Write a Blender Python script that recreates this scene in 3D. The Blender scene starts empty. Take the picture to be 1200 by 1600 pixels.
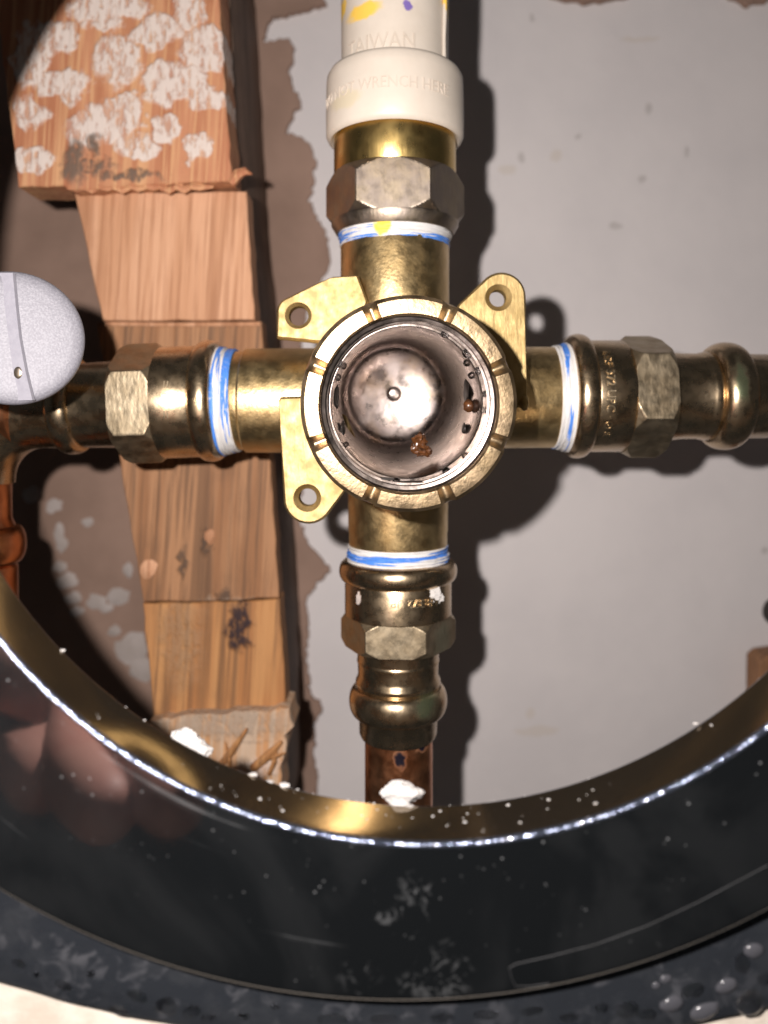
import bpy, bmesh, math, random
from mathutils import Vector, Matrix, noise
random.seed(7)
C = bpy.context.scene
COL = C.collection
MM = 0.001

# ---------------------------------------------------------------- camera, world, lamp
FOC, VX, VY = 1200.0, 610.0, 650.0           # lens in photo pixels, and where the wall is seen square on
cam_d = bpy.data.cameras.new("camera"); cam = bpy.data.objects.new("camera", cam_d); COL.objects.link(cam)
cam.location = (0, 0, 0); cam.rotation_euler = (math.radians(90), 0, 0)
cam_d.sensor_fit = 'VERTICAL'; cam_d.sensor_height = 36; cam_d.sensor_width = 27
cam_d.lens = 36 * FOC / 1600
cam_d.shift_x = (600 - VX) / 1600; cam_d.shift_y = -(800 - VY) / 1600
cam_d.clip_start = 0.002; cam_d.clip_end = 20
cam_d.dof.use_dof = True; cam_d.dof.focus_distance = 0.150; cam_d.dof.aperture_fstop = 27 / 2.4
C.camera = cam
w = bpy.data.worlds.new("World"); C.world = w; w.use_nodes = True
w.node_tree.nodes["Background"].inputs[0].default_value = (0.95, 0.97, 1.0, 1)
w.node_tree.nodes["Background"].inputs[1].default_value = 0.03
C.view_settings.view_transform = 'Standard'; C.view_settings.look = 'None'
C.view_settings.exposure = 0.0; C.view_settings.gamma = 1
lamp_d = bpy.data.lights.new("phone_flash", 'POINT'); lamp = bpy.data.objects.new("phone_flash", lamp_d); COL.objects.link(lamp)
lamp_d.energy = 2.65; lamp_d.color = (1.0, 0.935, 0.89); lamp_d.shadow_soft_size = 0.0022
lamp.location = (-0.023, 0.0, 0.0135)
lamp.rotation_euler = (math.radians(90 + 12), 0, 0)

# ---------------------------------------------------------------- helpers
def V(x, h, z): return Vector((x, z, h)) * MM          # mm right, mm up, mm away from the lens
def P(px, py, z): return V((px - VX) / FOC * z, -(py - VY) / FOC * z, z)
AW = Vector((0, 1, 0)); UP = Vector((0, 0, 1)); RT = Vector((1, 0, 0)); TO = -AW

def thing(name, label, cat, loc, group=None):
    o = bpy.data.objects.new(name, None); COL.objects.link(o); o.location = loc
    o.empty_display_size = .005
    o["label"] = label; o["category"] = cat
    if group: o["group"] = group
    return o
def tag(o, label, cat, group=None):
    o["label"] = label; o["category"] = cat
    if group: o["group"] = group
    return o
def root_loc(o):
    l = Vector((0, 0, 0))
    while o: l += o.location; o = o.parent
    return l
def mesh(name, vf, mat, parent=None, smooth=35, kind=None, loc=None):
    """vf = (verts in world space, faces)"""
    vs, fs = vf
    base = root_loc(parent) if parent else Vector((0, 0, 0))
    if loc is not None: base = base + (loc - base)
    me = bpy.data.meshes.new(name); me.from_pydata([tuple(Vector(v) - base) for v in vs], [], fs); me.update()
    bm = bmesh.new(); bm.from_mesh(me); bmesh.ops.recalc_face_normals(bm, faces=bm.faces); bm.to_mesh(me); bm.free()
    if smooth is not None:
        me.polygons.foreach_set('use_smooth', [True] * len(me.polygons))
        me.set_sharp_from_angle(angle=math.radians(smooth))
    me.materials.append(mat)
    o = bpy.data.objects.new(name, me); COL.objects.link(o)
    if parent:
        o.parent = parent
        if loc is not None: o.location = loc - root_loc(parent)
    elif loc is not None: o.location = loc
    if kind: o["kind"] = kind
    return o
def join(*vfs):
    vs, fs = [], []
    for v, f in vfs:
        b = len(vs); vs += list(v); fs += [tuple(i + b for i in q) for q in f]
    return vs, fs
def lathe(o, a, prof, n=72, u=TO, cap0=False, cap1=False, rfun=None):
    """o point, a axis, prof [(t mm, r mm)]"""
    a = a.normalized(); u = (u - a * u.dot(a)).normalized(); v = a.cross(u)
    vs, fs = [], []
    for t, r in prof:
        for i in range(n):
            th = 2 * math.pi * i / n
            rr = rfun(t, r, th) if rfun else r
            vs.append(o + a * t * MM + (u * math.cos(th) + v * math.sin(th)) * rr * MM)
    for j in range(len(prof) - 1):
        for i in range(n):
            k = (i + 1) % n
            fs.append((j * n + i, j * n + k, (j + 1) * n + k, (j + 1) * n + i))
    if cap0: fs.append(tuple(range(n)))
    if cap1: fs.append(tuple(range((len(prof) - 1) * n, len(prof) * n)))
    return vs, fs
def arc(t0, r0, rad_t, rad_r, a0, a1, n=10):
    return [(t0 + rad_t * math.cos(a0 + (a1 - a0) * i / n), r0 + rad_r * math.sin(a0 + (a1 - a0) * i / n)) for i in range(n + 1)]
def hexnut(o, a, t0, t1, R, ch, rot=0.0, rin=0):
    """hexagon with turned (chamfered) ends, one flat towards u when rot = 0"""
    def rf(t, r, th):
        m = (th + rot + math.pi / 6) % (math.pi / 3) - math.pi / 6
        hx = R * math.cos(math.pi / 6) / math.cos(m)
        d = min(t - t0, t1 - t)
        lim = R * .995 - max(0, ch - d) * 0.8
        return max(min(hx, lim), .1) if r else 0.1
    ts = [t0 + (t1 - t0) * (.5 - .5 * math.cos(math.pi * i / 50)) for i in range(51)]
    vf = lathe(o, a, [(t, 1) for t in ts], n=288, rfun=rf, cap0=True, cap1=True)
    return vf
def prism(pts, z0, z1, jit=0, sub=0):
    """front outline as photo points at depth z0, run straight back to z1"""
    q = []
    for i, p in enumerate(pts):
        b = pts[(i + 1) % len(pts)]
        m = max(1, int(math.dist(p, b) / sub)) if sub else 1
        for k in range(m):
            x = p[0] + (b[0] - p[0]) * k / m; y = p[1] + (b[1] - p[1]) * k / m
            if jit and k: x += random.uniform(-jit, jit); y += random.uniform(-jit, jit)
            q.append((x, y))
    n = len(q)
    f = [P(x, y, z0) for x, y in q]
    bk = [p + AW * (z1 - z0) * MM for p in f]
    c = sum(f, Vector()) / n
    inset = [p + (c - p).normalized() * .35 * MM for p in f]          # a worn arris
    f2 = [p + AW * .35 * MM for p in f]
    vs = inset + f2 + bk
    fs = [tuple(range(n))]
    for i in range(n):
        k = (i + 1) % n
        fs += [(i, k, n + k, n + i), (n + i, n + k, 2 * n + k, 2 * n + i)]
    fs.append(tuple(range(2 * n, 3 * n)))
    return vs, fs
def tube(pts, r, n=20, caps=True):
    vs, fs = [], []
    for i, p in enumerate(pts):
        d = (pts[min(i + 1, len(pts) - 1)] - pts[max(i - 1, 0)]).normalized()
        u = d.orthogonal().normalized()
        if abs(d.dot(AW)) < .9: u = (TO - d * TO.dot(d)).normalized()
        v = d.cross(u); rr = r[i] if isinstance(r, (list, tuple)) else r
        for k in range(n):
            th = 2 * math.pi * k / n
            vs.append(p + (u * math.cos(th) + v * math.sin(th)) * rr * MM)
    for j in range(len(pts) - 1):
        for i in range(n):
            k = (i + 1) % n; fs.append((j * n + i, j * n + k, (j + 1) * n + k, (j + 1) * n + i))
    if caps: fs.append(tuple(range(n))); fs.append(tuple(range((len(pts) - 1) * n, len(pts) * n)))
    return vs, fs
def blob(c, rx, rh, rz, seed=0, rough=.25, sub=3, freq=1.6):
    bm = bmesh.new(); bmesh.ops.create_icosphere(bm, subdivisions=sub, radius=1)
    vs = []
    for v in bm.verts:
        k = 1 + rough * noise.noise(v.co * freq + Vector((seed * 7.3, seed * 1.7, seed)))
        vs.append(c + Vector((v.co.x * rx, v.co.y * rz, v.co.z * rh)) * k * MM)
    fs = [tuple(v.index for v in f.verts) for f in bm.faces]; bm.free()
    return vs, fs
def lettering(txt, o, ecirc, eaxis, r, size, thick=.12, squash=1.0, off=0):
    """raised letters wrapped round a cylinder: o = point of the axis under the text's middle"""
    cu = bpy.data.curves.new("t", 'FONT'); cu.body = txt; cu.size = size; cu.extrude = thick; cu.align_x = 'CENTER'
    cu.align_y = 'CENTER'; cu.resolution_u = 2
    ob = bpy.data.objects.new("t", cu); COL.objects.link(ob)
    me = bpy.data.meshes.new_from_object(ob.evaluated_get(bpy.context.evaluated_depsgraph_get()))
    vs = []
    for v in me.vertices:
        th = (v.co.x * squash + off) / r; rr = r + v.co.z
        vs.append(o + (eaxis * v.co.y + (TO * math.cos(th) + ecirc * math.sin(th)) * rr) * MM)
    fs = [tuple(p.vertices) for p in me.polygons]
    bpy.data.objects.remove(ob); bpy.data.curves.remove(cu); bpy.data.meshes.remove(me)
    return vs, fs

# ---------------------------------------------------------------- materials
class N:
    def __init__(s, name):
        s.m = bpy.data.materials.new(name); s.m.use_nodes = True; s.t = s.m.node_tree
        s.b = s.t.nodes["Principled BSDF"]; s.pos = s.n('ShaderNodeNewGeometry').outputs['Position']
    def n(s, typ, **kw):
        x = s.t.nodes.new(typ)
        for k, v in kw.items(): setattr(x, k, v)
        return x
    def l(s, a, b): s.t.links.new(a, b)
    def put(s, sock, v):
        if hasattr(v, 'is_linked') or isinstance(v, bpy.types.NodeSocket): s.l(v, sock)
        elif isinstance(v, (tuple, list)): sock.default_value = (*v, 1) if len(v) == 3 and len(sock.default_value) == 4 else v
        else: sock.default_value = v
    def noise(s, scale, detail=4, stretch=None, rough=.55, dist=0, vec=None):
        vec = vec or s.pos
        if stretch:
            mp = s.n('ShaderNodeMapping'); mp.inputs['Scale'].default_value = stretch; s.l(vec, mp.inputs[0]); vec = mp.outputs[0]
        x = s.n('ShaderNodeTexNoise'); s.l(vec, x.inputs['Vector'])
        x.inputs['Scale'].default_value = scale; x.inputs['Detail'].default_value = detail
        x.inputs['Roughness'].default_value = rough; x.inputs['Distortion'].default_value = dist
        return x.outputs['Fac']
    def ramp(s, f, a, b, lo=0.0, hi=1.0):
        x = s.n('ShaderNodeMapRange'); x.interpolation_type = 'SMOOTHSTEP'
        s.l(f, x.inputs[0])
        for i, v in zip((1, 2, 3, 4), (a, b, lo, hi)): x.inputs[i].default_value = v
        return x.outputs[0]
    def mix(s, f, a, b):
        x = s.n('ShaderNodeMix', data_type='RGBA'); s.put(x.inputs[0], f); s.put(x.inputs[6], a); s.put(x.inputs[7], b)
        return x.outputs[2]
    def math(s, op, a, b=0.0):
        x = s.n('ShaderNodeMath', operation=op); s.put(x.inputs[0], a); s.put(x.inputs[1], b); return x.outputs[0]
    def spots(s, lst, warp=.004, wscale=250, soft=.25):
        """irregular stains: lst of (px, py, z, rx px, ry px); distances across the wall plane only"""
        nz = s.n('ShaderNodeTexNoise'); s.l(s.pos, nz.inputs['Vector']); nz.inputs['Scale'].default_value = wscale; nz.inputs['Detail'].default_value = 4
        sub = s.n('ShaderNodeVectorMath', operation='MULTIPLY_ADD'); s.l(nz.outputs['Color'], sub.inputs[0])
        sub.inputs[1].default_value = (warp * 2,) * 3; s.l(s.pos, sub.inputs[2])
        off = s.n('ShaderNodeVectorMath', operation='SUBTRACT'); s.l(sub.outputs[0], off.inputs[0]); off.inputs[1].default_value = (warp,) * 3
        cur = None
        for px, py, z, rx, ry in lst:
            c = P(px, py, z)
            d = s.n('ShaderNodeVectorMath', operation='SUBTRACT'); s.l(off.outputs[0], d.inputs[0]); d.inputs[1].default_value = c
            k = s.n('ShaderNodeVectorMath', operation='MULTIPLY'); s.l(d.outputs[0], k.inputs[0])
            k.inputs[1].default_value = (FOC / (rx * z * MM), 0, FOC / (ry * z * MM))
            ln = s.n('ShaderNodeVectorMath', operation='LENGTH'); s.l(k.outputs[0], ln.inputs[0])
            cur = ln.outputs['Value'] if cur is None else s.math('MINIMUM', cur, ln.outputs['Value'])
        return s.ramp(cur, 1 - soft, 1 + soft, 1, 0)
    def bump(s, h, strength=.3, dist=.0004):
        x = s.n('ShaderNodeBump'); x.inputs['Strength'].default_value = strength; x.inputs['Distance'].default_value = dist
        s.l(h, x.inputs['Height']); s.l(x.outputs[0], s.b.inputs['Normal'])
    def set(s, **kw):
        for k, v in kw.items(): s.put(s.b.inputs[k.replace('_', ' ')], v)
        return s.m

def metal(name, c1, c2, r0, r1, sc=220, bump=.12, bsc=900, stretch=None, stains=(), tarn=None):
    m = N(name)
    f = m.noise(sc, 5)
    col = m.mix(m.ramp(f, .35, .68), c1, c2)
    if tarn: col = m.mix(m.ramp(m.noise(sc * .5, 8, dist=.6, rough=.7), .45, .8, 0, .75), col, tarn)
    met = 1.0
    for lst, c, amt in stains:
        k = m.spots(lst, warp=.0014, wscale=450, soft=.45)
        col = m.mix(m.math('MULTIPLY', k, amt), col, c)
        met = m.math('SUBTRACT', met, m.math('MULTIPLY', k, amt * (.9 if amt > .9 else .25)))
    m.bump(m.noise(bsc, 4, stretch), bump, .0002)
    return m.set(Base_Color=col, Metallic=met, Roughness=m.ramp(m.noise(sc * 1.7, 4), .3, .7, r0, r1))

BRASS = metal('cast_brass', (.62, .46, .235), (.52, .37, .175), .34, .46, bump=.35, bsc=1400, tarn=(.44, .32, .17))
LUGB = metal('filed_brass', (.44, .325, .155), (.36, .26, .115), .5, .68, bump=.9, bsc=700, stretch=(1, 1, .25))
RIMB = metal('machined_brass', (.46, .34, .215), (.37, .27, .16), .34, .5, bump=.4, bsc=1300, tarn=(.38, .28, .15))
BORE = metal('bright_bore', (.25, .21, .19), (.18, .15, .135), .26, .4, sc=260, bump=.35, bsc=450, tarn=(.17, .12, .08))
FLOORM = metal('bore_floor_metal', (.32, .275, .26), (.20, .165, .155), .22, .4, sc=180, bump=.4, bsc=300, tarn=(.22, .15, .08))
NUTG = metal('dull_turned_nut', (.27, .225, .19), (.33, .27, .2), .36, .5, bump=.25, bsc=1200, stretch=(1, 1, .2))
SLEEVE = metal('yellow_brass', (.60, .43, .165), (.56, .39, .145), .27, .33, bump=.2, bsc=1300, stretch=(1, 1, .15))
BRONZ = metal('bronze_fitting', (.56, .43, .285), (.49, .365, .23), .23, .32, bump=.14, bsc=900, tarn=None,
              stains=[([(665, 1105, 175, 17, 18), (1163, 595, 172, 9, 34), (690, 1000, 178, 14, 22)], (.02, .14, .07), .6)])
BRONZF = metal('bronze_flat', (.44, .36, .25), (.35, .275, .18), .36, .5, bump=.5, bsc=900, stretch=(1, 1, .4),
               stains=[([(692, 1000, 178, 14, 24)], (.1, .17, .12), .4)])
COPPER = metal('copper_tube', (.72, .33, .17), (.56, .22, .1), .28, .42, bump=.12, bsc=900, tarn=(.4, .17, .09),
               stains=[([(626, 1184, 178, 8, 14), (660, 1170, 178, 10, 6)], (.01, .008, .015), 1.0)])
def simple(name, c1, c2, rough, sc=200, bump=.2, bsc=800, spec=.5, stains=(), warp=.0012, wscale=500, stretch=None, soft=.25):
    m = N(name); col = m.mix(m.ramp(m.noise(sc, 5, stretch), .3, .7), c1, c2)
    for lst, c, amt in stains: col = m.mix(m.math('MULTIPLY', m.spots(lst, warp, wscale, soft), amt), col, c)
    m.bump(m.noise(bsc, 5), bump, .0003)
    return m.set(Base_Color=col, Roughness=rough, Specular_IOR_Level=spec)
WHITE = simple('cream_plastic', (.57, .505, .435), (.54, .475, .405), .42, bump=.1, bsc=500,
               stains=[([(568, 8, 172, 26, 13), (532, 4, 178, 7, 14), (700, 3, 178, 8, 14)], (.8, .5, .05), .9),
                       ([(637, 4, 172, 7, 9)], (.13, .08, .35), .9),
                       ([(540, 152, 172, 26, 14)], (.55, .47, .3), .55)])
WHITED = simple('cream_plastic_letters', (.54, .47, .40), (.5, .43, .36), .4, bump=.1)
FILM = simple('dull_film', (.028, .028, .031), (.012, .012, .013), .7)
PLASTER = simple('white_plaster', (.5, .475, .46), (.42, .40, .385), .9, sc=500, bump=.5, bsc=900)
RUST = simple('rusty_grit', (.10, .035, .01), (.03, .013, .007), .3, sc=900)
BLACKHOLE = simple('painted_dark', (.012, .009, .007), (.02, .013, .01), .6)  # the dark inside openings, put into the colour of solid lumps
WALLG = simple('grey_wall', (.60, .56, .56), (.655, .61, .605), .75, sc=24, bump=.5, bsc=190,
               stains=[([(1001, 283, 273, 7, 7), (960, 355, 273, 8, 7), (832, 28, 273, 5, 6), (812, 247, 273, 6, 9), (903, 213, 273, 6, 5), (1072, 238, 273, 4, 6), (1015, 170, 273, 6, 8), (1195, 860, 273, 5, 9)], (.28, .25, .23), .4),
                       ([(840, 1140, 273, 34, 7), (1000, 60, 273, 30, 4), (790, 268, 273, 12, 9), (868, 240, 273, 9, 9), (830, 1115, 273, 5, 8)], (.54, .46, .38), .4)], warp=.003, wscale=140)
WALLB = simple('brown_backing', (.30, .195, .15), (.22, .14, .105), .85, sc=30, bump=.4, bsc=200)
RESID = simple('grey_residue', (.40, .345, .325), (.33, .28, .255), .9, sc=100)
STONE = simple('beige_stone', (.50, .43, .36), (.62, .56, .49), .85, sc=170, bump=.9, bsc=260)
SKIN = simple('skin', (.68, .36, .29), (.6, .27, .22), .5, sc=70, bump=.2, bsc=300)
CLOTH = simple('dark_sleeve', (.01, .011, .014), (.014, .015, .02), .8)

m = N('silver_paint'); f = m.noise(2600, 2)
m.bump(m.noise(1800, 3), .25, .0002)
SILVER = m.set(Base_Color=m.mix(m.ramp(f, .4, .65), (.165, .16, .185), (.21, .205, .232)), Metallic=.1, Roughness=.55)
SILVERL = simple('pale_silver', (.27, .262, .30), (.24, .232, .27), .5, sc=900)

def tape_mat(name, along, blue_lo):
    m = N(name)
    st = (2.2, .11, .11) if along == 'x' else (.11, .11, 2.2)
    f = m.noise(330, 4, st, dist=.25)
    col = m.mix(m.ramp(f, blue_lo, blue_lo + .035), (.60, .585, .58), (.06, .2, .62))
    col = m.mix(m.ramp(m.noise(900, 4), .55, .75, 0, .45), col, (.64, .62, .61))
    col = m.mix(m.spots([(598, 352, 172, 13, 15)], .0015, 500), col, (.75, .6, .08))
    m.bump(m.noise(600, 4, st), .6, .0005)
    return m.set(Base_Color=col, Roughness=.55)
TAPEX = tape_mat('thread_tape_across', 'x', .50); TAPEZ = tape_mat('thread_tape_round', 'z', .495)

def wood_mat(name, cA, cB, cC, stains=(), grainscale=1.0, seed=0.0, rough=.7, warp=.0042, wscale=240):
    m = N(name)
    mp = m.n('ShaderNodeMapping'); mp.inputs['Location'].default_value = (seed, seed * .7, 0); mp.inputs['Rotation'].default_value = (0, math.radians(-3.5), 0)
    m.l(m.pos, mp.inputs[0]); v = mp.outputs[0]
    g1 = m.noise(210 * grainscale, 5, (1, 1, .045), vec=v, dist=.35); g2 = m.noise(900 * grainscale, 4, (1, 1, .03), vec=v)
    col = m.mix(m.ramp(g1, .40, .60), cA, cB)
    col = m.mix(m.ramp(g2, .46, .66, 0, .8), col, cC)
    col = m.mix(m.ramp(m.noise(130 * grainscale, 6, (1, 1, .025), vec=v, dist=.8), .54, .62, 0, .7), col, cC)
    col = m.mix(m.ramp(m.noise(60, 4, vec=v), .5, .8, 0, .45), col, cC)
    hh = m.math('ADD', g1, g2)
    for lst, c, amt, soft in stains:
        k = m.math('MULTIPLY', m.spots(lst, warp, wscale, soft), m.ramp(m.noise(800, 4, (1, 1, .4)), .34, .54, .25, 1.0))
        col = m.mix(m.math('MULTIPLY', k, amt), col, c)
        hh = m.math('ADD', hh, m.math('MULTIPLY', k, 1.2))
    m.bump(hh, .55, .0006)
    return m.set(Base_Color=col, Roughness=rough, Specular_IOR_Level=.3)
dabs = [(165, 25), (190, 10), (240, 55), (320, 80), (95, 55), (100, 130), (110, 140), (50, 100), (180, 95), (190, 160), (175, 190), (250, 130), (285, 130), (45, 175), (50, 250), (130, 205), (205, 175), (258, 200), (325, 155), (310, 140), (215, 230), (310, 230), (250, 45), (295, 15), (185, 85), (325, 60), (140, 12), (70, 60)]
rnd = random.Random(3)
WOODT = wood_mat('stained_wood', (.44, .195, .105), (.35, .135, .068), (.56, .31, .16),
                 [([(x, y, 203, rnd.choice((22, 27, 31, 37)) * rnd.uniform(.9, 1.15), rnd.choice((20, 24, 27, 32)) * rnd.uniform(.9, 1.15)) for x, y in dabs], (.60, .52, .475), .95, .16),
                  ([(115, 250, 203, 16, 32), (150, 262, 203, 30, 11), (150, 225, 203, 10, 18), (205, 275, 203, 50, 6)], (.12, .085, .065), .92, .4)], seed=.01)
WOODM = wood_mat('clean_wood', (.57, .32, .195), (.48, .25, .14), (.33, .155, .08), seed=.03)
WOODC = wood_mat('brown_wood', (.34, .175, .088), (.25, .118, .055), (.13, .068, .037),
                 [([(285, 880, 212, 8, 22), (320, 845, 212, 5, 20), (352, 930, 212, 12, 12)], (.06, .04, .03), .8, .4),
                  ([(380, 945, 212, 70, 9), (300, 950, 212, 40, 4)], (.36, .27, .2), .7, .5)], seed=.05, grainscale=1.2)
WOODD = wood_mat('orange_wood', (.45, .225, .09), (.35, .155, .058), (.17, .085, .04),
                 [([(375, 975, 212, 17, 42)], (.022, .012, .016), .96, .3),
                  ([(285, 1000, 212, 30, 70)], (.27, .17, .1), .6, .5)], seed=.08)
WOODE = wood_mat('frayed_wood', (.50, .26, .12), (.44, .30, .2), (.52, .4, .3),
                 [([(350, 1130, 206, 110, 24)], (.34, .26, .2), .8, .5), ([(400, 1205, 206, 30, 14)], (.6, .5, .45), .6, .5)], seed=.11, wscale=500)

# black glass plate: dust in rows, faint turned scratches
PC = V(5.2, 16.8, 105.7)
m = N('black_gloss')
d = m.n('ShaderNodeVectorMath', operation='SUBTRACT'); m.l(m.pos, d.inputs[0]); d.inputs[1].default_value = PC
ln = m.n('ShaderNodeVectorMath', operation='LENGTH'); m.l(d.outputs[0], ln.inputs[0]); rad = ln.outputs['Value']
sep = m.n('ShaderNodeSeparateXYZ'); m.l(d.outputs[0], sep.inputs[0])
ang = m.math('ARCTAN2', sep.outputs['X'], sep.outputs['Z'])
cmb = m.n('ShaderNodeCombineXYZ'); m.l(m.math('MULTIPLY', ang, .075), cmb.inputs[0]); m.l(rad, cmb.inputs[1])
vor = m.n('ShaderNodeTexVoronoi'); vor.inputs['Scale'].default_value = 900; m.l(cmb.outputs[0], vor.inputs['Vector']); vor.inputs['Randomness'].default_value = .9
dots = m.ramp(vor.outputs['Distance'], .1, .22, 1, 0)
dmask = m.ramp(m.noise(260, 4, vec=cmb.outputs[0]), .52, .66)
near = m.ramp(rad, .0757, .096, 1, .08)
dust = m.math('MULTIPLY', m.math('MULTIPLY', dots, dmask), near)
scr = m.ramp(m.noise(700, 2, (.018, 1, 1), vec=cmb.outputs[0]), .66, .74)
scr = m.math('MULTIPLY', scr, m.ramp(m.noise(60, 3, vec=cmb.outputs[0]), .45, .65))
v2 = m.n('ShaderNodeTexVoronoi'); v2.inputs['Scale'].default_value = 190; m.l(m.pos, v2.inputs['Vector'])
big = m.math('MULTIPLY', m.ramp(v2.outputs['Distance'], .015, .035, 1, 0), m.ramp(m.noise(120, 2), .5, .55))
reflect_smear = m.math('MULTIPLY', m.spots([(610, 1425, 106, 26, 12), (640, 1390, 106, 9, 26), (655, 1410, 106, 12, 40), (700, 1510, 106, 30, 40), (660, 1540, 106, 40, 22), (560, 1520, 106, 26, 20)], .004, 250, .5), m.ramp(m.noise(420, 5, dist=1.5), .5, .62))  # reflected swirl painted as pale smears into the plate's colour
amt = m.math('ADD', m.math('MULTIPLY', dust, .24), m.math('MULTIPLY', scr, .12))
amt = m.math('ADD', amt, m.math('ADD', m.math('MULTIPLY', big, .12), m.math('MULTIPLY', reflect_smear, .06)))
film = m.math('ADD', m.ramp(m.noise(38, 4, dist=.8), .42, .62, 0, .007), m.math('MULTIPLY', m.ramp(rad, .098, .112, 0, .03), m.ramp(m.noise(110, 5), .35, .65, .3, 1)))
amt = m.math('ADD', amt, film)
m.bump(m.noise(90, 3), .03, .0005)
PLATE = m.set(Base_Color=m.mix(amt, (.0035, .004, .0045), (.55, .56, .58)), Roughness=m.ramp(m.noise(70, 4), .3, .7, .05, .1), IOR=1.9)
m = N('turned_rim'); g = m.noise(500, 3, (1, 3, 1))
m.bump(g, .05, .0001)
RIMBAND = m.set(Base_Color=m.mix(m.math('MULTIPLY', m.ramp(m.noise(1300, 3), .66, .72), m.ramp(m.noise(90, 3), .45, .6)), (.21, .17, .125), (.4, .37, .34)), Metallic=.95, Roughness=.07)
m = N('chipped_lip'); m.bump(m.math('ADD', m.noise(700, 4), m.math('MULTIPLY', m.noise(260, 2), 1.2)), .55, .0005)
LIP = m.set(Base_Color=m.mix(m.ramp(m.noise(900, 3), .62, .7), (.10, .115, .16), (.5, .5, .56)), Metallic=.85, Roughness=m.ramp(m.noise(500, 3), .4, .6, .1, .28))
m = N('wet_rubber'); m.bump(m.noise(240, 4), .35, .0008)
f = m.math('MULTIPLY', m.ramp(m.noise(230, 4, dist=.8), .52, .66), .7)
f = m.math('MULTIPLY', f, m.ramp(m.noise(60, 3), .35, .65, .15, .7))
RUBBER = m.set(Base_Color=m.mix(f, (.016, .018, .022), (.09, .09, .1)), Roughness=m.ramp(m.noise(200, 3), .35, .65, .15, .5), IOR=1.5)
m = N('water'); WATER = m.set(Base_Color=(.9, .92, .95), Roughness=.02, IOR=1.33, Transmission_Weight=1.0)
m = N('milky_water'); MILKY = m.set(Base_Color=(.07, .07, .08), Roughness=.12, IOR=1.35, Transmission_Weight=.25)

# ---------------------------------------------------------------- wall, backing and wood
wl = V(0, 0, 273)
def sheet(z, x0, y0, x1, y1, n=2):
    vs = [P(x0 + (x1 - x0) * i / n, y0 + (y1 - y0) * j / n, z) for j in range(n + 1) for i in range(n + 1)]
    return vs, [(j * (n + 1) + i, j * (n + 1) + i + 1, (j + 1) * (n + 1) + i + 1, (j + 1) * (n + 1) + i) for j in range(n) for i in range(n)]
mesh('wall', sheet(273, -1500, -1500, 2700, 2600), WALLG, kind='structure')
edge = [(430, -60), (500, -20), (508, 4), (470, 16), (425, 24), (412, 62), (455, 60), (457, 78), (452, 112), (462, 140), (470, 158), (456, 184), (446, 205), (462, 208), (480, 220), (492, 240), (489, 285),
        (482, 312), (495, 340), (508, 362), (517, 395), (512, 425), (488, 450), (470, 520), (466, 640), (472, 760), (470, 820), (482, 850), (503, 876), (514, 893), (500, 906), (486, 922), (478, 950), (481, 985), (478, 1020), (482, 1078), (496, 1100), (503, 1114), (488, 1140), (491, 1180), (494, 1222), (488, 1290), (480, 1700)]
outl = []
for i in range(len(edge) - 1):
    a, b = edge[i], edge[i + 1]; k = max(1, int(math.dist(a, b) / 5))
    for j in range(k):
        outl.append((a[0] + (b[0] - a[0]) * j / k + random.uniform(-3.5, 3.5), a[1] + (b[1] - a[1]) * j / k + random.uniform(-3.5, 3.5)))
outl += [(480, 1700), (-900, 1700), (-900, -60)]
t = thing('torn_backing', 'brown torn backing layer with ragged edge on the grey wall behind the wood', 'backing', P(200, 800, 272.6))
mesh('backing_sheet', prism(outl, 269.9, 272.7), WALLB, t, smooth=30)
vfs = []
for i, (x, y, rx, ry) in enumerate([(50, 772, 15, 13), (84, 790, 13, 11), (137, 815, 9, 7), (92, 835, 8, 18), (97, 850, 9, 14), (95, 885, 11, 9), (106, 908, 17, 12), (115, 935, 14, 10), (150, 940, 16, 12), (185, 932, 18, 14), (200, 890, 8, 12), (205, 1015, 26, 22), (220, 1045, 18, 20), (165, 950, 12, 8), (120, 955, 12, 9), (180, 985, 10, 8)]):
    vfs.append(blob(P(x, y, 269.8), rx * .2258, ry * .2258, .5, i, .6, 2, 2.2))
mesh('plaster_residue', join(*vfs), RESID, t, kind='stuff')
for x0, x1, dp, lb in ((860, 985, 6, 'dark ragged bit on the top edge of the grey wall, nearer the plastic adapter'), (1140, 1215, 8, 'dark ragged bit in the top right corner of the grey wall')):
    pts = [(x0, -40)] + [(x0 + (x1 - x0) * i / 14, -8 + dp * math.sin(math.pi * i / 14) * random.uniform(.9, 2.1)) for i in range(15)] + [(x1, -40)]
    tag(mesh('ragged_strip', prism(pts, 270, 272.7), WALLB, smooth=30, loc=P((x0 + x1) / 2, -40, 272)), lb, 'debris')

B0 = 269.7
t = thing('wood_block', 'top wood block with white dried adhesive dabs and a dark knot', 'wood block', P(180, 290, 203))
mesh('board', prism([(-24, -130), (-7, 0), (10, 140), (28, 292), (98, 290), (112, 297), (240, 288), (362, 283), (343, 0), (334, -130)], 203, 216, 1.6, 18), WOODT, t, 25)
mesh('splinter', tube([P(362, 286, 203), P(372, 272, 202), P(383, 268, 202), P(394, 272, 203)], [1.2, 1.5, 1.1, .2], 6), WOODT, t)
mesh('broken_fibre', join(*[tube([P(105 + i * 24, 289 + random.uniform(-1, 3), 203.6), P(120 + i * 24, 294 + random.uniform(-2, 5), 204.5), P(142 + i * 24, 290 + random.uniform(-2, 5), 204)], [.9, 1.1, .3], 6) for i in range(9)]), WOODT, t, kind='stuff')
t = thing('wood_block', 'clean pale orange wood block above the left brass fitting', 'wood block', P(260, 500, 209))
mesh('board', prism([(116, 302), (385, 299), (398, 500), (160, 501)], 209, 218.0, 1.0, 22), WOODM, t, 25)
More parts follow.
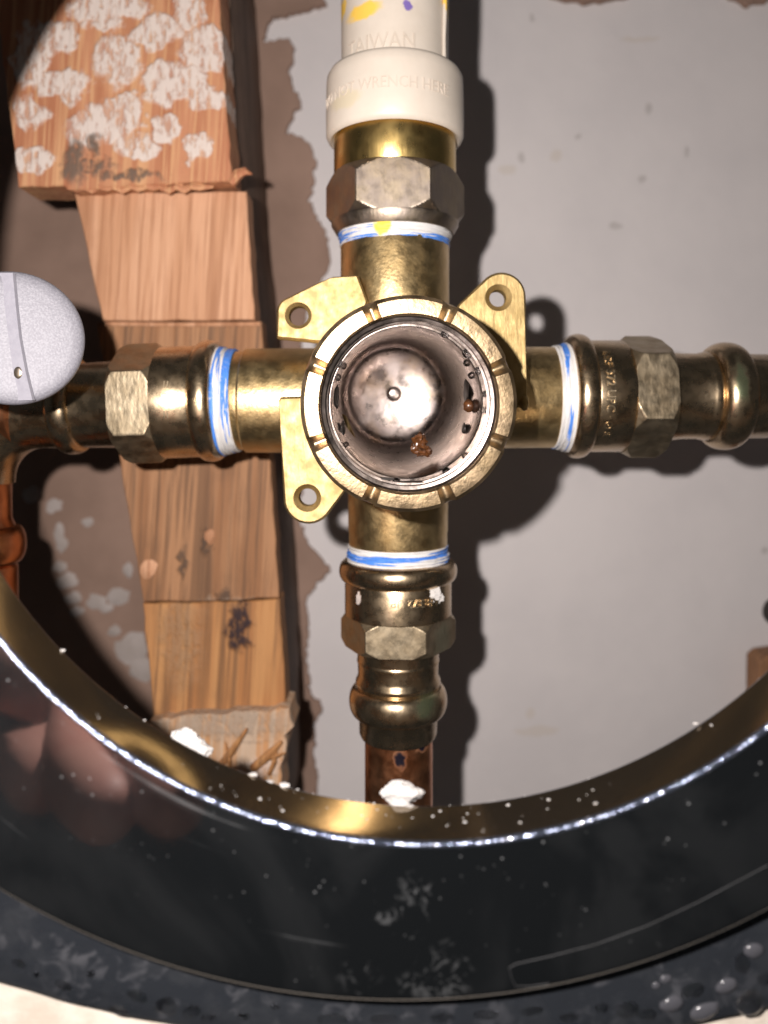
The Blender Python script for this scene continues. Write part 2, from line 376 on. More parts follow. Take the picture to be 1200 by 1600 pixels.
t = thing('wood_block', 'long brown grainy wood block running behind the left brass fitting', 'wood block', P(310, 940, 212))
mesh('board', prism([(150, 504), (409, 502), (436, 934), (375, 938), (224, 941)], 212, 220, 1.2, 22), WOODC, t, 25)
mesh('ledge_fibre', tube([P(165, 506, 211.5), P(250, 507, 211.3), P(330, 507, 211.4), P(407, 506, 211.6)], .6, 6), WOODM, t)
mesh('chip', blob(P(328, 838, 211.8), 1.6, 2.2, .6, 5, .5, 2), WOODM, t)
mesh('chip', blob(P(232, 890, 211.8), 2.2, 2.6, .8, 8, .5, 2), WOODM, t)
t = thing('wood_block', 'orange wood block with a dark burn mark near its top', 'wood block', P(340, 1120, 211))
mesh('board', prism([(223, 943), (378, 940), (437, 936), (447, 1118), (240, 1126)], 211.2, 220.2, 1.2, 20), WOODD, t, 25)
t = thing('wood_block', 'frayed greyish wood end with splinters above the black rim', 'wood block', P(340, 1300, 207))
mesh('board', prism([(234, 1126), (330, 1116), (452, 1108), (459, 1135), (444, 1150), (447, 1175), (438, 1200), (442, 1330), (225, 1330)], 207, 220, 3.0, 12), WOODE, t, 25)
for a, b, rr in (((336, 1205), (386, 1138), .9), ((408, 1188), (446, 1176), .5), ((395, 1200), (440, 1158), 1.1), ((360, 1215), (352, 1160), .5), ((420, 1210), (432, 1170), .6)):
    mesh('splinter', tube([P(*a, 206), P((a[0] + b[0]) / 2 + 2, (a[1] + b[1]) / 2, 204.5), P(*b, 205.5)], [rr, rr, rr * .4], 6), WOODD, t)

STUDM = wood_mat('shaded_stud_wood', (.17, .105, .075), (.12, .075, .052), (.07, .044, .032), seed=.14)  # darkened to carry the shade on the right side of the blocks
t = thing('shaded_stud', 'added stud behind the pale wood blocks, darkened for their shaded side', 'stud', P(340, 1300, 246))
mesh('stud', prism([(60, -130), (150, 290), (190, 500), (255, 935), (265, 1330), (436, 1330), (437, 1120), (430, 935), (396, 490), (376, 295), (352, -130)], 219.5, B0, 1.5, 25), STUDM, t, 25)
# ---------------------------------------------------------------- pipes
ZP = 185.0; K = ZP / FOC                                  # photo pixels to mm at the pipes' depth
def prof_v(lst, y0): return [((y - y0) * K, r * K) for y, r in lst]
DN = -UP
def bead(c, half, r0, r1, n=12):
    return [(c + half * -math.cos(math.pi * i / n), r0 + (r1 - r0) * math.sin(math.pi * i / n) ** .8) for i in range(n + 1)]
# --- valve
t = valve = thing('shower_valve', 'cast brass shower valve body with open notched mouth in the middle', 'valve', P(625, 632, ZP))
def grain(t_, r, th): return r
mesh('port_stub', lathe(P(617, 380, ZP), DN, [(0, 76 * K), (0, 83.2 * K), (.5, 84.5 * K), (18, 84.5 * K), (24, 85 * K)], cap0=True), BRASS, t)
mesh('port_stub', lathe(P(622, 858, ZP), UP, [(0, 70 * K), (0, 75 * K), (.6, 76.5 * K), (4, 76.5 * K), (4.6, 77.6 * K), (21, 79 * K)], cap0=True), BRASS, t)
mesh('port_stub', lathe(P(366, 626, ZP), RT, [(0, 70 * K), (0, 75.5 * K), (.5, 77 * K), (2.6, 77 * K), (3.2, 81 * K), (23, 82 * K)], cap0=True), BRASS, t)
mesh('port_stub', lathe(P(872, 621, ZP), -RT, [(0, 70 * K), (0, 77 * K), (.6, 78.5 * K), (22, 80 * K)], cap0=True), BRASS, t)
# mouth: axis leans a little up and left going in
bo = P(640, 632.5, 141.5); fl = P(616, 616, 188); bax = (fl - bo).normalized()
NT = 22.5
def notch(t_, r, th):
    return r
ro = 20.2
def rimseg():
    """notched front ring, eight lands parted by shallow slots"""
    n = 480; vs, fs = [], []
    u = (UP - bax * UP.dot(bax)).normalized(); v = bax.cross(u)
    prof = [(2.2, 16.3, 0), (.5, 16.45, 1), (.05, 16.8, 1), (0, 18.2, 1), (.12, 19.35, 1), (.75, 20.1, 1), (3.2, 20.3, 0), (5.5, 20.0, 0), (7.5, 18.6, 0), (12, 18.2, 0), (30, 17.6, 0)]
    for t_, r, k in prof:
        for i in range(n):
            th = 360 * i / n
            dd = abs((th + 0) % 45 - 22.5)                   # degrees from a slot's middle
            s = max(0, 1 - (dd / 4.1) ** 2) if k else 0
            tt = t_ + s * 1.25
            rr = r - (s * .25 + .28 * (1 - math.cos(math.radians(((th + 22.5) % 45) - 22.5)) / 1) * 4) * (r > 19) + .05 * math.sin(th / 57.3 * 5) * (r > 17)
            a = math.radians(th)
            vs.append(bo + (bax * tt + (u * math.cos(a) + v * math.sin(a)) * rr) * MM)
    for j in range(len(prof) - 1):
        for i in range(n):
            k = (i + 1) % n; fs.append((j * n + i, j * n + k, (j + 1) * n + k, (j + 1) * n + i))
    return vs, fs
mesh('notched_ring', rimseg(), RIMB, t, 28)
mesh('sleeve', lathe(bo, bax, [(1.2, 16.4), (2.4, 16.2), (2.6, 15.6), (4.2, 15.6), (4.3, 15.2), (6.4, 15.1), (6.4, 14.75), (6.9, 14.55), (14, 13.6), (25, 13.1), (36, 12.9), (41, 12.85), (43, 12.7), (44, 12.5)], n=96), BORE, t, 25)
mesh('hub', lathe(bo, bax, [(29, 17.7), (42, 17.7), (54, 16.8), (60, 13), (62, 8)], cap1=True), BRASS, t)
mesh('bore_floor', lathe(bo, bax, [(43.8, 12.6), (44.4, 12.5), (45.6, 11.9), (46.6, 10.4), (47.3, 7.5), (47.7, 4), (47.8, 1.9), (47.4, 1.6), (47.25, .8), (47.2, .02)], n=72, cap1=True), FLOORM, t, 50)
bu = (UP - bax * UP.dot(bax)).normalized(); br = bax.cross(bu)
if br.dot(RT) < 0: br = -br
def in_bore(depth, rr, deg): a = math.radians(deg); return bo + (bax * depth + (br * math.cos(a) + bu * math.sin(a)) * rr) * MM
for dpt, rr, dg, sx, sh, sz in ((17, 13.25, 8, .5, 3.0, 3.6), (14, 13.5, -25, .4, 1.2, 2), (13, 13.65, 175, .5, 2.6, 2.6), (13, 13.65, 205, .5, 1.6, 2.4)):
    mesh('side_port', blob(in_bore(dpt, rr, dg), sx, sh, sz, dg, .35, 3), BLACKHOLE, t)
mesh('slot', blob(in_bore(4.9, 15.25, -108), 2.6, .35, .7, 2, .1, 2), BLACKHOLE, t)
mesh('slot', blob(in_bore(4.9, 15.2, -84), 3.6, .3, .7, 3, .1, 2), BLACKHOLE, t)
# mounting lugs
def lug(pts, hole, hr, z, th, cs):
    bm = bmesh.new()
    hc = P(*hole, z); n = 28
    out = [P(x, y, z) for x, y in pts]
    def ring(lst, off): return [bm.verts.new(p + AW * off * MM) for p in lst]
    cen = sum(out, Vector()) / len(out)
    o_in = [p + (cen - p).normalized() * .55 * MM for p in out]
    hol = [hc + (RT * math.cos(2 * math.pi * i / n) + UP * math.sin(2 * math.pi * i / n)) * MM for i in range(n)]
    def hl(r): return [hc + (p - hc) * r for p in hol]
    a = ring(o_in, 0); b = ring(out, .55); c = ring(out, th)
    h1 = ring(hl(hr + cs), 0); h2 = ring(hl(hr), cs * .8 + .1); h3 = ring(hl(hr), th)
    def bridge(p, q):
        for i in range(len(p)):
            k = (i + 1) % len(p); bm.faces.new((p[i], p[k], q[k], q[i]))
    bridge(a, b); bridge(b, c); bridge(h1, h2); bridge(h2, h3)
    for p, q in ((a, h1), (c, h3)):
        es = []
        for lst in (p, q):
            for i in range(len(lst)):
                e = bm.edges.get((lst[i], lst[(i + 1) % len(lst)])); es.append(e)
        bmesh.ops.triangle_fill(bm, edges=es, use_beauty=True)
    bm.verts.index_update()
    r = ([v.co.copy() for v in bm.verts], [tuple(v.index for v in f.verts) for f in bm.faces]); bm.free(); return r
def rnd_arc(cx, cy, r, a0, a1, n=12): return [(cx + r * math.cos(math.radians(a0 + (a1 - a0) * i / n)), cy - r * math.sin(math.radians(a0 + (a1 - a0) * i / n))) for i in range(n + 1)]
mesh('mounting_lug', lug(rnd_arc(784, 463, 38, 0, 138) + [(716, 476), (690, 520), (720, 600), (770, 640), (824, 636), (823, 560)], (779, 465), 1.85, 167, 4.2, 1.1), LUGB, t, 40)
mesh('mounting_lug', lug([(438, 620), (435, 626), (439, 700)] + rnd_arc(482, 780, 39, 180, 318, 12) + [(545, 760), (570, 720), (540, 650), (486, 618)], (480, 778), 1.95, 167, 4.2, 1.1), LUGB, t, 40)
mesh('mounting_lug', lug([(432, 528), (432, 500)] + rnd_arc(455, 487, 23, 180, 110, 6) + [(500, 440), (520, 432), (560, 430), (575, 470), (560, 530), (500, 535)], (466, 493), 2.2, 171, 4.0, .8), LUGB, t, 40)
mesh('casting_nub', blob(P(819, 630, 165), 1.1, 1.6, 1.2, 3, .2, 2), LUGB, t)
# grit and drops in the mouth
for lab, (x, y, z, r) in (('rusty brown grit lump at the bottom of the valve mouth', (655, 697, 160, 2.3)),):
    t2 = tag(mesh('grit_lump', join(blob(P(656, 690, 158), 1.3, 1.9, 1.3, 3, .55, 3, 2.6), blob(P(661, 705, 157.4), 1.7, 1.2, 1.2, 6, .55, 3, 2.6), blob(P(649, 700, 158), 1.0, 1.2, 1.0, 9, .5, 3, 2.6)), RUST), lab, 'grit')
tag(mesh('bead_drop', blob(P(732, 634, 155), 1.15, 1.3, 1.1, 3, .1), RUST), 'round rusty bead stuck to the right wall of the valve mouth', 'grit')
for i, (dp, rr, dg, s) in enumerate([(5.4, 15.0, 62, .8), (5.6, 14.9, 40, 1.0), (5.5, 14.9, 25, .7), (9, 14.2, 33, .75), (10, 14.0, 22, .7), (5.4, 15.1, 150, .8), (9, 14.1, 160, .7), (10, 14.1, 150, .7), (8, 14.3, 215, .6), (5.2, 15.1, 300, .8), (5.2, 15.1, 318, .7), (5.3, 15.1, 262, .7), (6, 14.8, -5, .6), (5.6, 15, 7, .6)]):
    o = mesh('water_drop', blob(Vector((0, 0, 0)), s, s, s, i, .08, 2), WATER, loc=None)
    o.location = in_bore(dp, rr, dg)
    tag(o, ('tiny clear water drop on the right inside of the brass valve mouth' if abs(((dg + 180) % 360) - 180) < 75 else 'tiny clear water drop on the left inside of the brass valve mouth' if dg < 230 else 'tiny clear water drop at the bottom inside of the brass valve mouth'), 'water drop', 'drops inside the valve mouth')

# --- top adapter
ax = 617; y0 = 380; o0 = P(ax, y0, ZP)
def up(lst): return [((y0 - y) * K, r * K) for y, r in lst]
t = thing('pipe_adapter', 'cream plastic and brass transition adapter above the valve', 'pipe adapter', P(ax, 350, ZP))
mesh('plastic_socket', lathe(o0, UP, up([(126, 83), (98, 83.3), (40, 83.6), (-40, 84), (-260, 84)]), 96), WHITE, t)
mesh('mould_seam', tube([P(694, 100, 178.6), P(694, 60, 178.4), P(695, 20, 178.2), P(696, -60, 178)], [.5, .4, .5, .5], 8), WHITE, t)
mesh('plastic_collar', lathe(o0, UP, up([(219, 93), (224, 100), (222, 104), (216, 107), (185, 107.3), (140, 106.6), (128, 105.5), (122, 102), (120, 96), (120, 82)]), 96), WHITE, t, 45)
mesh('brass_sleeve', lathe(o0, UP, up([(278, 93), (274, 95), (225, 95), (212, 94)]), 96), SLEEVE, t)
mesh('hex_nut', hexnut(o0, UP, (y0 - 356) * K, (y0 - 274) * K, 108.5 * K, 2.9, rot=math.radians(2)), NUTG, t, 20)
mesh('nut_skirt', lathe(o0, UP, up([(368, 84), (368, 91), (355, 99), (350, 99)]), 72), NUTG, t)
mesh('lettering', lettering("TAIWAN", P(617, 104, ZP), RT, UP, 83.6 * K, 5.2, .16, .85, -4.0), WHITED, t, None)
mesh('lettering', lettering("DO NOT WRENCH HERE", P(617, 174, ZP), RT, UP, 107.2 * K, 3.7, .16, .86, -4.5), WHITED, t, None)
# --- bottom press fitting
bx = 622; o1 = P(bx, 870, ZP)
def dn(lst): return [((y - 870) * K, r * K) for y, r in lst]
t = thing('press_fitting', 'bronze press fitting below the valve, above the copper pipe', 'pipe fitting', P(bx, 870, ZP))
b1 = [(890 + 17 * -math.cos(math.pi * i / 12), 76 + 16 * math.sin(math.pi * i / 12) ** .7) for i in range(13)]
mesh('body', lathe(o1, DN, dn([(874, 70)] + b1[:-1] + [(908, 83), (956, 83), (958.5, 79), (958.5, 66)]), 80), BRONZ, t, 40)
mesh('hex_nut', hexnut(o1, DN, (958 - 870) * K, (1006 - 870) * K, 90 * K, 1.4, rot=math.radians(-3)), BRONZF, t, 20)
b2 = [(1092 + 23 * -math.cos(math.pi * i / 14), 63 + 13.5 * math.sin(math.pi * i / 14) ** .9) for i in range(15)]
mesh('press_end', lathe(o1, DN, dn([(1000, 67), (1010, 64), (1050, 62.5), (1054, 63), (1060, 66), (1064, 66.5), (1069, 64)] + b2 + [(1117, 61), (1142, 60.5), (1148, 58), (1148, 53)]), 80), BRONZ, t, 50)
mesh('lettering', lettering("AB 372 UPC ∙ A", P(630, 923, ZP), -RT, -UP, 83.5 * K, 2.6, .16), BRONZF, t, None)
mesh('plaster_fleck', join(blob(P(676, 928, 175), 2.0, 1.7, .7, 2, .6, 3, 3), blob(P(684, 934, 175.6), 1.4, 1.1, .6, 3, .6, 3, 3)), PLASTER, t)
mesh('plaster_fleck', blob(P(565, 935, 176), 1.2, 2.0, .4, 5, .7, 3, 3), RESID, t)
mesh('crimp_mark', lathe(o1, DN, dn([(1026, 62.8), (1028, 64.2), (1031, 64.2), (1033, 62.6)]), 60), BRONZ, t)
t = tag(mesh('copper_pipe', lathe(P(623, 1138, ZP), DN, [(0, 8.15), (60, 8.15)], 64, cap1=True), COPPER, loc=P(623, 1540, ZP)), 'copper pipe running down from the bottom fitting behind the black rim', 'pipe')
# --- right press fitting
ry = 619; o2 = P(880, ry, ZP)
def rt(lst): return [((x - 880) * K, r * K) for x, r in lst]
t = thing('press_fitting', 'dark bronze press fitting to the right of the valve', 'pipe fitting', P(880, ry, ZP))
b1 = [(900 + 17 * -math.cos(math.pi * i / 12), 80 + 17 * math.sin(math.pi * i / 12) ** .7) for i in range(13)]
mesh('body', lathe(o2, RT, rt([(884, 74)] + b1[:-1] + [(918, 87), (968, 87), (970.5, 85), (970.5, 70)]), 80), BRONZ, t, 40)
mesh('hex_nut', hexnut(o2, RT, (970 - 880) * K, (1031 - 880) * K, 97 * K, 1.7, rot=math.radians(9)), BRONZF, t, 20)
b2 = [(1130 + 25 * -math.cos(math.pi * i / 14), 67 + 17 * math.sin(math.pi * i / 14) ** .9) for i in range(15)]
mesh('press_end', lathe(o2, RT, rt([(1025, 74), (1036, 70), (1060, 67), (1088, 66.5), (1092, 68), (1100, 69.5), (1104, 68)] + b2 + [(1158, 66), (1195, 65.5), (1199, 62), (1199, 53)]), 80), BRONZ, t, 50)
mesh('lettering', lettering("NSF 372 UPC ∙ ⊙ &", P(930, ry - 2, ZP), -UP, RT, 87.5 * K, 2.7, .16), BRONZF, t, None)
tag(mesh('copper_pipe', lathe(P(1185, ry, ZP), RT, [(0, 8.15), (40, 8.15)], 64, cap1=True), COPPER, loc=P(1300, ry, ZP)), 'copper pipe leaving the right fitting at the picture edge', 'pipe')
# --- left press fitting
ly = 626; lax = Vector((-1, 0, -.035)).normalized(); o3 = P(345, ly, ZP)
def lf(lst): return [((345 - x) * K, r * K) for x, r in lst]
t = thing('press_fitting', 'bronze hex fitting left of the valve, in front of the wood', 'pipe fitting', P(345, ly, ZP))
b1 = [(330 - 17 * -math.cos(math.pi * i / 12), 80 + 15 * math.sin(math.pi * i / 12) ** .7) for i in range(13)]
mesh('body', lathe(o3, lax, lf([(346, 74)] + b1[:-1] + [(312, 87), (258, 87), (256.5, 83), (256.5, 70)]), 80), BRONZ, t, 40)
mesh('hex_nut', hexnut(o3, lax, (345 - 257) * K, (345 - 195) * K, 94 * K, 1.3, rot=math.radians(1)), BRONZF, t, 20)
b2 = [(114 - 17 * -math.cos(math.pi * i / 12), 66 + 10 * math.sin(math.pi * i / 12)) for i in range(13)]
mesh('press_end', lathe(o3, lax, lf([(200, 74), (188, 68), (134, 66)] + b2 + [(94, 62), (60, 62), (56, 56)]), 80), BRONZ, t, 50)
mesh('lettering', join(*[lettering("II", P(280, ly + dy, ZP) , -UP, RT, 88 * K, 2.2, .15) for dy in (-6,)]
     + [lettering("=     =", P(283, ly, ZP), -UP, RT, 88 * K, 3.4, .15)]), BRONZF, t, None)
# elbow
ec = V((70 - VX) / FOC * ZP, -(752 - VY) / FOC * ZP, ZP); er = 112 * K
pts = [P(100, 640, ZP)] + [ec + (UP * math.cos(a) - RT * math.sin(a)) * er * MM for a in [math.pi / 2 * i / 14 for i in range(15)]]
t = thing('copper_elbow', 'copper elbow bending down at the left edge behind the silver knob', 'pipe fitting', P(-42, 880, ZP))
mesh('bend', tube(pts, 60 * K, 40), BRONZ, t)
oe = P(-42, 752, ZP)
mesh('socket_end', lathe(oe, DN, [(0, 60 * K), (1, 55 * K), (9, 55 * K)] + bead(15.5, 4.6, 60 * K, 76 * K) + [(21, 64 * K), (70, 64 * K)], 64, cap1=True), COPPER, t, 45)
mesh('solder_ring', lathe(P(22, 638, ZP), RT, [(-2.5, 58 * K), (-2, 66 * K), (2.5, 67 * K), (3.5, 58 * K)], 48), COPPER, t)
# --- thread tapes
def tape(label, o, a, L, r0, r1, mt, seed):
    n = 22; pr = [(L * i / n, r0 + (r1 - r0) * i / n + .14 * math.sin(i * 1.7) + .1 * math.sin(i * .8)) for i in range(n + 1)]
    pr = [(0, r0 - 1.2)] + pr + [(L, r1 - 1.2)]
    def rf(t_, r, th):
        return r + .26 * noise.noise(Vector((math.cos(th) * 2.2, math.sin(th) * 2.2, t_ * 1.4 + seed))) + .16 * noise.noise(Vector((math.cos(th) * 7, math.sin(th) * 7, t_ * 3.5 + seed)))
    vf = lathe(o, a, pr, 160, rfun=rf)
    tag(mesh('thread_tape', vf, mt, loc=o), label, 'thread tape', 'thread tape wraps')
    return vf
tape('white and blue thread tape with a yellow smear above the valve', P(617, 388, ZP), UP, 6.3, 84 * K, 93 * K, TAPEZ, 1)
tape('white thread tape with thin blue line below the valve', P(622, 850, ZP), DN, 5.4, 77 * K, 82 * K, TAPEZ, 4)
tape('blue streaked white thread tape right of the valve', P(862, 621, ZP), RT, 6.4, 79.5 * K, 90 * K, TAPEX, 7)
tape('white thread tape with one blue stripe left of the valve', P(373, ly, ZP), lax, 6.8, 79 * K, 90 * K, TAPEX, 11)

# ---------------------------------------------------------------- silver knob
kc = P(20, 527, 145); kax = (P(40, 560, 185) - kc).normalized()
t = thing('silver_knob', 'round silver painted knob with a pale stripe at the left edge', 'knob', kc)
mesh('cap', lathe(kc, kax, [(0.0, .02), (.0, 6), (.06, 10), (.2, 11.6), (.5, 12.3), (1.1, 12.7), (4.5, 12.7), (5, 12), (5, 4)], 72, u=UP, cap0=True), SILVER, t, 40)
mesh('stem', lathe(kc, kax, [(6, 4), (34, 4)], 32, u=UP), BRONZ, t)
q = [kc + (Vector(kv) * MM) for kv in ((-1.2, -.45, 12.1), (-.6, -.55, 6), (0, -.4, 0), (1.0, -.25, -6), (2.2, .2, -11.9))]
vs, fs = [], []
for i, p in enumerate(q):
    for dx, dz in ((-1.5, .9), (-1.35, .12), (1.35, .12), (1.5, .9)): vs.append(p + (RT * dx + AW * dz) * MM)
for i in range(len(q) - 1):
    for k in range(3): fs.append((i * 4 + k, i * 4 + k + 1, i * 4 + k + 5, i * 4 + k + 4))
fs += [(0, 1, 2, 3), tuple(range((len(q) - 1) * 4, len(q) * 4))]
mesh('raised_stripe', (vs, fs), SILVERL, t, 40)
mesh('dimple', blob(P(28, 582, 144.9), .8, 1.2, .25, 2, .1, 2), NUTG, t)

# small bits at the right edge
t = thing('wood_peg', 'brown square peg end showing above the rim at right', 'peg', P(1230, 1060, 260))
mesh('peg', prism([(1188, 1035), (1198, 1026), (1290, 1012), (1290, 1150), (1188, 1150)], 262, 272, .8, 20), WOODC, t, 25)
tag(mesh('shadow_lump', blob(P(1216, 958, 255), 4.2, 5.2, 6, 4, .1), BLACKHOLE), 'dark rounded fixing on the wall at the right picture edge', 'shadow')  # black lump added in place of a round shade edge

# ---------------------------------------------------------------- black plate with its round hole
R0 = 75.6; c0 = (5.2, 16.8); zf, zb = 105.7, 116.0
def ringpts(c, r, z, n=240): return [V(c[0] + r * math.cos(2 * math.pi * i / n), c[1] + r * math.sin(2 * math.pi * i / n), z) for i in range(n)]
def holepts(c, r, z, n=240):
    out = []
    for i in range(n):
        a = 360 * i / n
        k = max(0.0, math.sin(math.pi * min(1, max(0, (a - 75) / 112)))) ** 1.5  # hole widened at upper left, out of view, to shift the shade it casts
        rr = r * (1 + .085 * k); a = math.radians(a)
        out.append(V(c[0] + rr * math.cos(a), c[1] + rr * math.sin(a), z))
    return out
def loft(rings, close=False):
    n = len(rings[0]); vs = [p for r in rings for p in r]; fs = []
    for j in range(len(rings) - (0 if close else 1)):
        jj = (j + 1) % len(rings)
        for i in range(n):
            k = (i + 1) % n; fs.append((j * n + i, j * n + k, jj * n + k, jj * n + i))
    return vs, fs
t = thing('trim_plate', 'glossy black trim plate with a large round hole round the valve', 'trim plate', V(5.2, -95, 110))
c1 = (1.5, 27.5); R1 = 109.0
lipr = .65
rings = []
for i in range(9):                                      # face: from the lip outwards
    f_ = i / 8; rings.append([p * (1 - f_) + q_ * f_ for p, q_ in zip(holepts(c0, R0 + lipr, zf), ringpts(c1, R1 - 2.0, zf))])
for i in range(1, 8):
    a = math.pi / 2 * i / 7; rings.append(ringpts(c1, R1 - 2.0 + 2.0 * math.sin(a), zf + 2.0 * (1 - math.cos(a))))
rings.append(ringpts(c1, R1, zf + 5)); rings.append(holepts(c0, R0 + 2.5, zf + 5.2))
mesh('face', loft(rings), PLATE, t, 40)
rings = [holepts(c0, R0 + lipr - lipr * math.sin(math.pi / 2 * i / 10), zf + lipr * (1 - math.cos(math.pi / 2 * i / 10))) for i in range(11)]
mesh('lip', loft(rings), LIP, t, 60)
mesh('rim_band', loft([holepts(c0, R0, zf + lipr), holepts(c0, R0, zf + 5), holepts(c0, R0, zb - .45)]), RIMBAND, t, 30)
mesh('back_edge', loft([holepts(c0, R0, zb - .45), holepts(c0, R0 + .12, zb - .1), holepts(c0, R0 + .6, zb), holepts(c0, R0 + 3, zb), holepts(c0, R0 + 3, zf + 5)]), LIP, t, 50)
mesh('tape_mark', tube([P(x, y, zf - .02) for x, y in ((858, 1537), (830, 1541), (806, 1541), (799, 1528), (796, 1512), (806, 1506), (860, 1494), (930, 1476), (1010, 1447), (1090, 1410), (1200, 1352))], .06, 6), FILM, t)
# powder and flecks on the rim
vfs = []
for i in range(75):
    a = math.radians(random.gauss(-96, 16)); zz = random.choice([random.uniform(zf + 2, zb - 1), random.uniform(zf + 2, zb - 1), zb - .2])
    s = random.choice([.07, .09, .11, .14, .22]) * random.uniform(.7, 1.3)
    vfs.append(blob(V(c0[0] + (R0 - .02) * math.cos(a), c0[1] + (R0 - .02) * math.sin(a), zz), s * 1.2, s * .5, s, i, .5, 1))
for x, y, s in ((718, 1294, .55), (705, 1293, .4), (730, 1292, .35), (640, 1260, .5), (420, 1222, .5), (445, 1226, .6), (395, 1210, .5), (96, 1016, .4), (1088, 1130, .35), (500, 1247, .3)):
    vfs.append(blob(P(x, y, zb - (3.6 if y > 1290 else .2)), s * 1.6, s * .5, s, x, .5, 1))
mesh('plaster_dust', join(*vfs), PLASTER, t, kind='stuff')
# ---------------------------------------------------------------- wet black border and stone
c2 = (5.8, 120.0); R2 = 211.0; z2 = 112.0; a0, a1 = math.radians(222), math.radians(318)
k2 = z2 / 110.0
def arcpts(c, r, z, n=200, wob=0): return [V(c[0] + (r + wob * noise.noise(Vector((i * .22, 0, 1)))) * math.cos(a0 + (a1 - a0) * i / n), c[1] + (r + wob * noise.noise(Vector((i * .22, 0, 1)))) * math.sin(a0 + (a1 - a0) * i / n), z) for i in range(n + 1)]
def band(rows):
    n = len(rows[0]); vs = [p for r in rows for p in r]; fs = []
    for j in range(len(rows) - 1):
        for i in range(n - 1): fs.append((j * n + i, j * n + i + 1, (j + 1) * n + i + 1, (j + 1) * n + i))
    return vs, fs
Rb = R2 * k2
cb = (c2[0] * k2, c2[1] * k2)
tag(mesh('wet_border', band([arcpts(cb, Rb - 24 + 2.4 * i, z2) for i in range(0, 9)] + [arcpts(cb, Rb - 1.2, z2, wob=.3), arcpts(cb, Rb - .3, z2 + .4, wob=.5), arcpts(cb, Rb, z2 + 1.2, wob=.6), arcpts(cb, Rb, z2 + 4)]), RUBBER, loc=None), 'wet black border strip below the glossy plate', 'border')
mesh('stone_ledge', band([arcpts(cb, Rb - 12, z2 + 3)] + [arcpts(cb, Rb - 6 + 3 * i, z2 + 2.4 + .5 * (i % 2), wob=.6) for i in range(20)]), STONE, kind='structure')
def dome(rx, rh, h, rot, seed):
    vs, fs = blob(Vector((0, 0, 0)), 1, 1, 1, seed, .18, 2)
    cr, sr = math.cos(rot), math.sin(rot)
    return [Vector(((v.x * rx * cr - v.z * rh * sr), v.y * h, (v.x * rx * sr + v.z * rh * cr))) for v in vs], fs
drops = [(1050, 1568, 21, 12, .3), (1100, 1580, 26, 13, .35), (1172, 1567, 22, 20, .5), (1082, 1548, 20, 11, .2), (1135, 1540, 18, 12, .4), (1178, 1485, 17, 13, .1), (1160, 1505, 12, 16, 0), (980, 1578, 20, 13, .1), (1040, 1530, 10, 7, .2), (1025, 1540, 7, 6, 0),
         (1012, 1585, 14, 9, 0), (940, 1575, 12, 7, 0), (215, 1556, 19, 8, -.35), (142, 1522, 7, 6, 0), (58, 1523, 5, 4, 0), (260, 1572, 18, 14, -.2), (300, 1580, 15, 9, 0), (325, 1590, 14, 6, 0), (185, 1580, 16, 6, -.3), (430, 1572, 7, 5, 0), (380, 1588, 10, 6, -.2), (100, 1540, 14, 7, -.4), (30, 1505, 12, 6, -.4), (520, 1592, 26, 8, 0), (600, 1592, 22, 7, 0), (760, 1585, 20, 8, .1), (830, 1580, 18, 7, .1), (1195, 1530, 12, 10, .2), (890, 1590, 16, 7, .1), (690, 1590, 20, 8, 0)]
for i, (x, y, rx, ry_, rot) in enumerate(drops):
    kk = z2 / FOC
    o = mesh('water_drop', dome(rx * kk, ry_ * kk, min(rx, ry_) * kk * .4, rot, i), WATER if (i % 4 in (2, 3) or x < 900) else MILKY, smooth=80)
    o.location = P(x, y, z2)
    big = i in (2,)
    tag(o, 'largest bright water drop in the lower right corner of the wet border' if big else ('flat milky water drop on the wet black border strip at lower right' if x > 900 else 'clear water drop on the wet black border strip at lower left' if x < 470 else 'clear water drop on the wet black border strip at bottom middle'), 'water drop', None if big else 'drops on the wet border')
# ---------------------------------------------------------------- crumbs on the rim
def crumb(px, py, z, rx, rh, rz, seed):
    vs, fs = blob(Vector((0, 0, 0)), rx, rh, rz, seed, .45, 4, 1.3)
    out = []
    for v in vs:
        q_ = v / MM
        out.append(P(px, py, z) + v * (1 + .10 * noise.noise(q_ * 1.9 + Vector((seed, 0, 0))) + .06 * noise.noise(q_ * 5)))
    return out, fs
tag(mesh('plaster_crumb', crumb(626, 1241, 119, 3.0, 2.0, 1.6, 5), PLASTER, smooth=15, loc=P(627, 1255, 119)), 'white plaster crumb on the rim in front of the copper pipe', 'crumb')
tag(mesh('plaster_crumb', join(crumb(288, 1158, 124, 2.6, 2.0, 1.6, 12), crumb(306, 1172, 123.6, 2.4, 1.7, 1.5, 15)), PLASTER, smooth=40, loc=P(300, 1170, 124)), 'white plaster crumb on the rim in front of the wood', 'crumb')
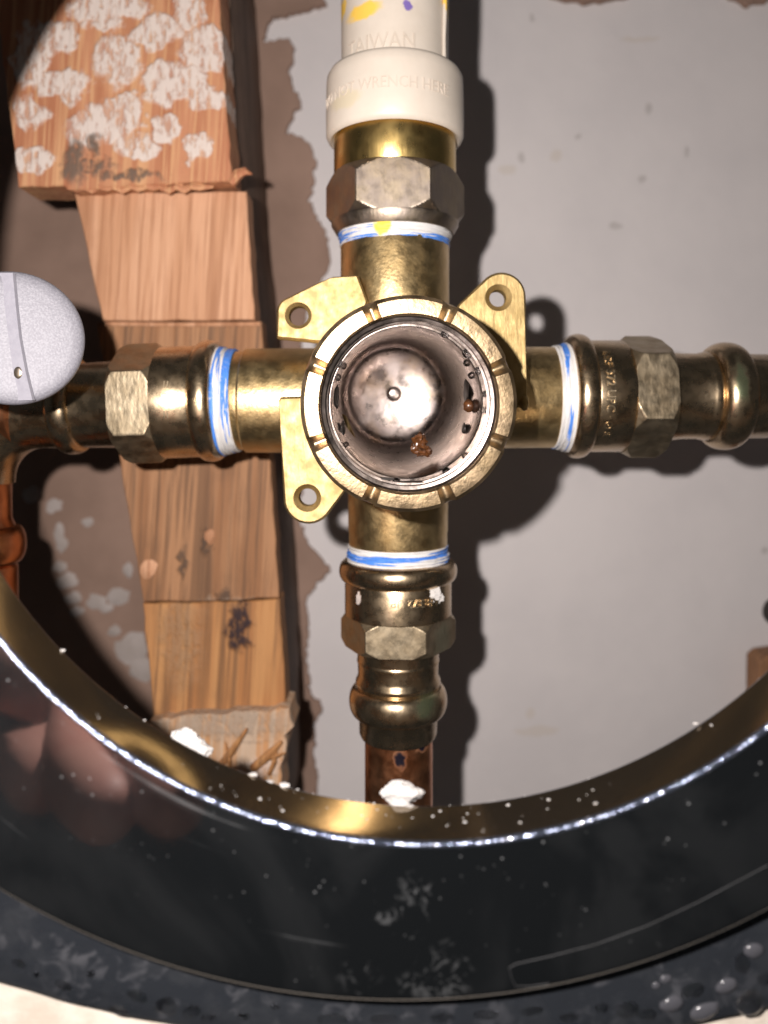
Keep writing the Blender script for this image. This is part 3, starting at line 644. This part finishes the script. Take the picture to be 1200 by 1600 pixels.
# ---------------------------------------------------------------- the photographer's hand, low and left of the lens; the plate mirrors it
ZM = 2 * 105.7
def H(px, py, z):
    z += 22
    return V((px - VX) / FOC * (ZM - z), -(py - VY) / FOC * (ZM - z), z)
sk = []; ed = []
def chain(start, pts):
    prev = start
    for x, y, z, r_ in pts:
        sk.append((H(x, y, z), r_ * MM)); i = len(sk) - 1
        if prev is not None: ed.append((prev, i))
        prev = i
    return prev
root = chain(None, [(60, 1070, -6, 15)])
chain(root, [(-20, 1020, -22, 17), (-110, 960, -40, 19), (-240, 880, -62, 20)])
for c_ in ([(110, 1150, 8, 10), (120, 1210, 28, 8.4), (160, 1255, 40, 7.6), (185, 1290, 46, 6.2)],
           [(170, 1120, 8, 10), (215, 1190, 28, 8.2), (262, 1245, 40, 7.4), (300, 1282, 46, 6.0)],
           [(215, 1070, 6, 9.6), (290, 1130, 26, 7.8), (350, 1180, 38, 7), (395, 1225, 44, 5.8)],
           [(225, 1010, 2, 9), (310, 1050, 20, 6.8), (370, 1090, 30, 6), (410, 1125, 36, 5)],
           [(40, 1140, 4, 11), (50, 1200, 20, 9), (85, 1240, 32, 7.2)]):
    chain(root, c_)
me = bpy.data.meshes.new('hand'); hb = root_ = sk[0][0]
me.from_pydata([tuple(p - hb) for p, _ in sk], ed, []); me.update()
ho = bpy.data.objects.new('hand_tmp', me); COL.objects.link(ho)
md = ho.modifiers.new('skin', 'SKIN'); md.use_smooth_shade = True; md.branch_smoothing = .6
for i, (p, r_) in enumerate(sk): me.skin_vertices[0].data[i].radius = (r_, r_)
me.skin_vertices[0].data[0].use_root = True
ho.modifiers.new('sub', 'SUBSURF').levels = 2; ho.modifiers['sub'].render_levels = 2
hm = bpy.data.meshes.new_from_object(ho.evaluated_get(bpy.context.evaluated_depsgraph_get()))
bpy.data.objects.remove(ho)
hm.name = 'hand'; hm.materials.clear(); hm.materials.append(SKIN)
hand = bpy.data.objects.new('hand', hm); COL.objects.link(hand); hand.location = hb
tag(hand, 'pink hand of the photographer, mirrored in the black plate at lower left', 'hand')
mesh('sleeve', tube([H(-70, 985, -32), H(-150, 935, -46), H(-330, 820, -78)], [19.5, 22, 26], 28, False), CLOTH, hand)
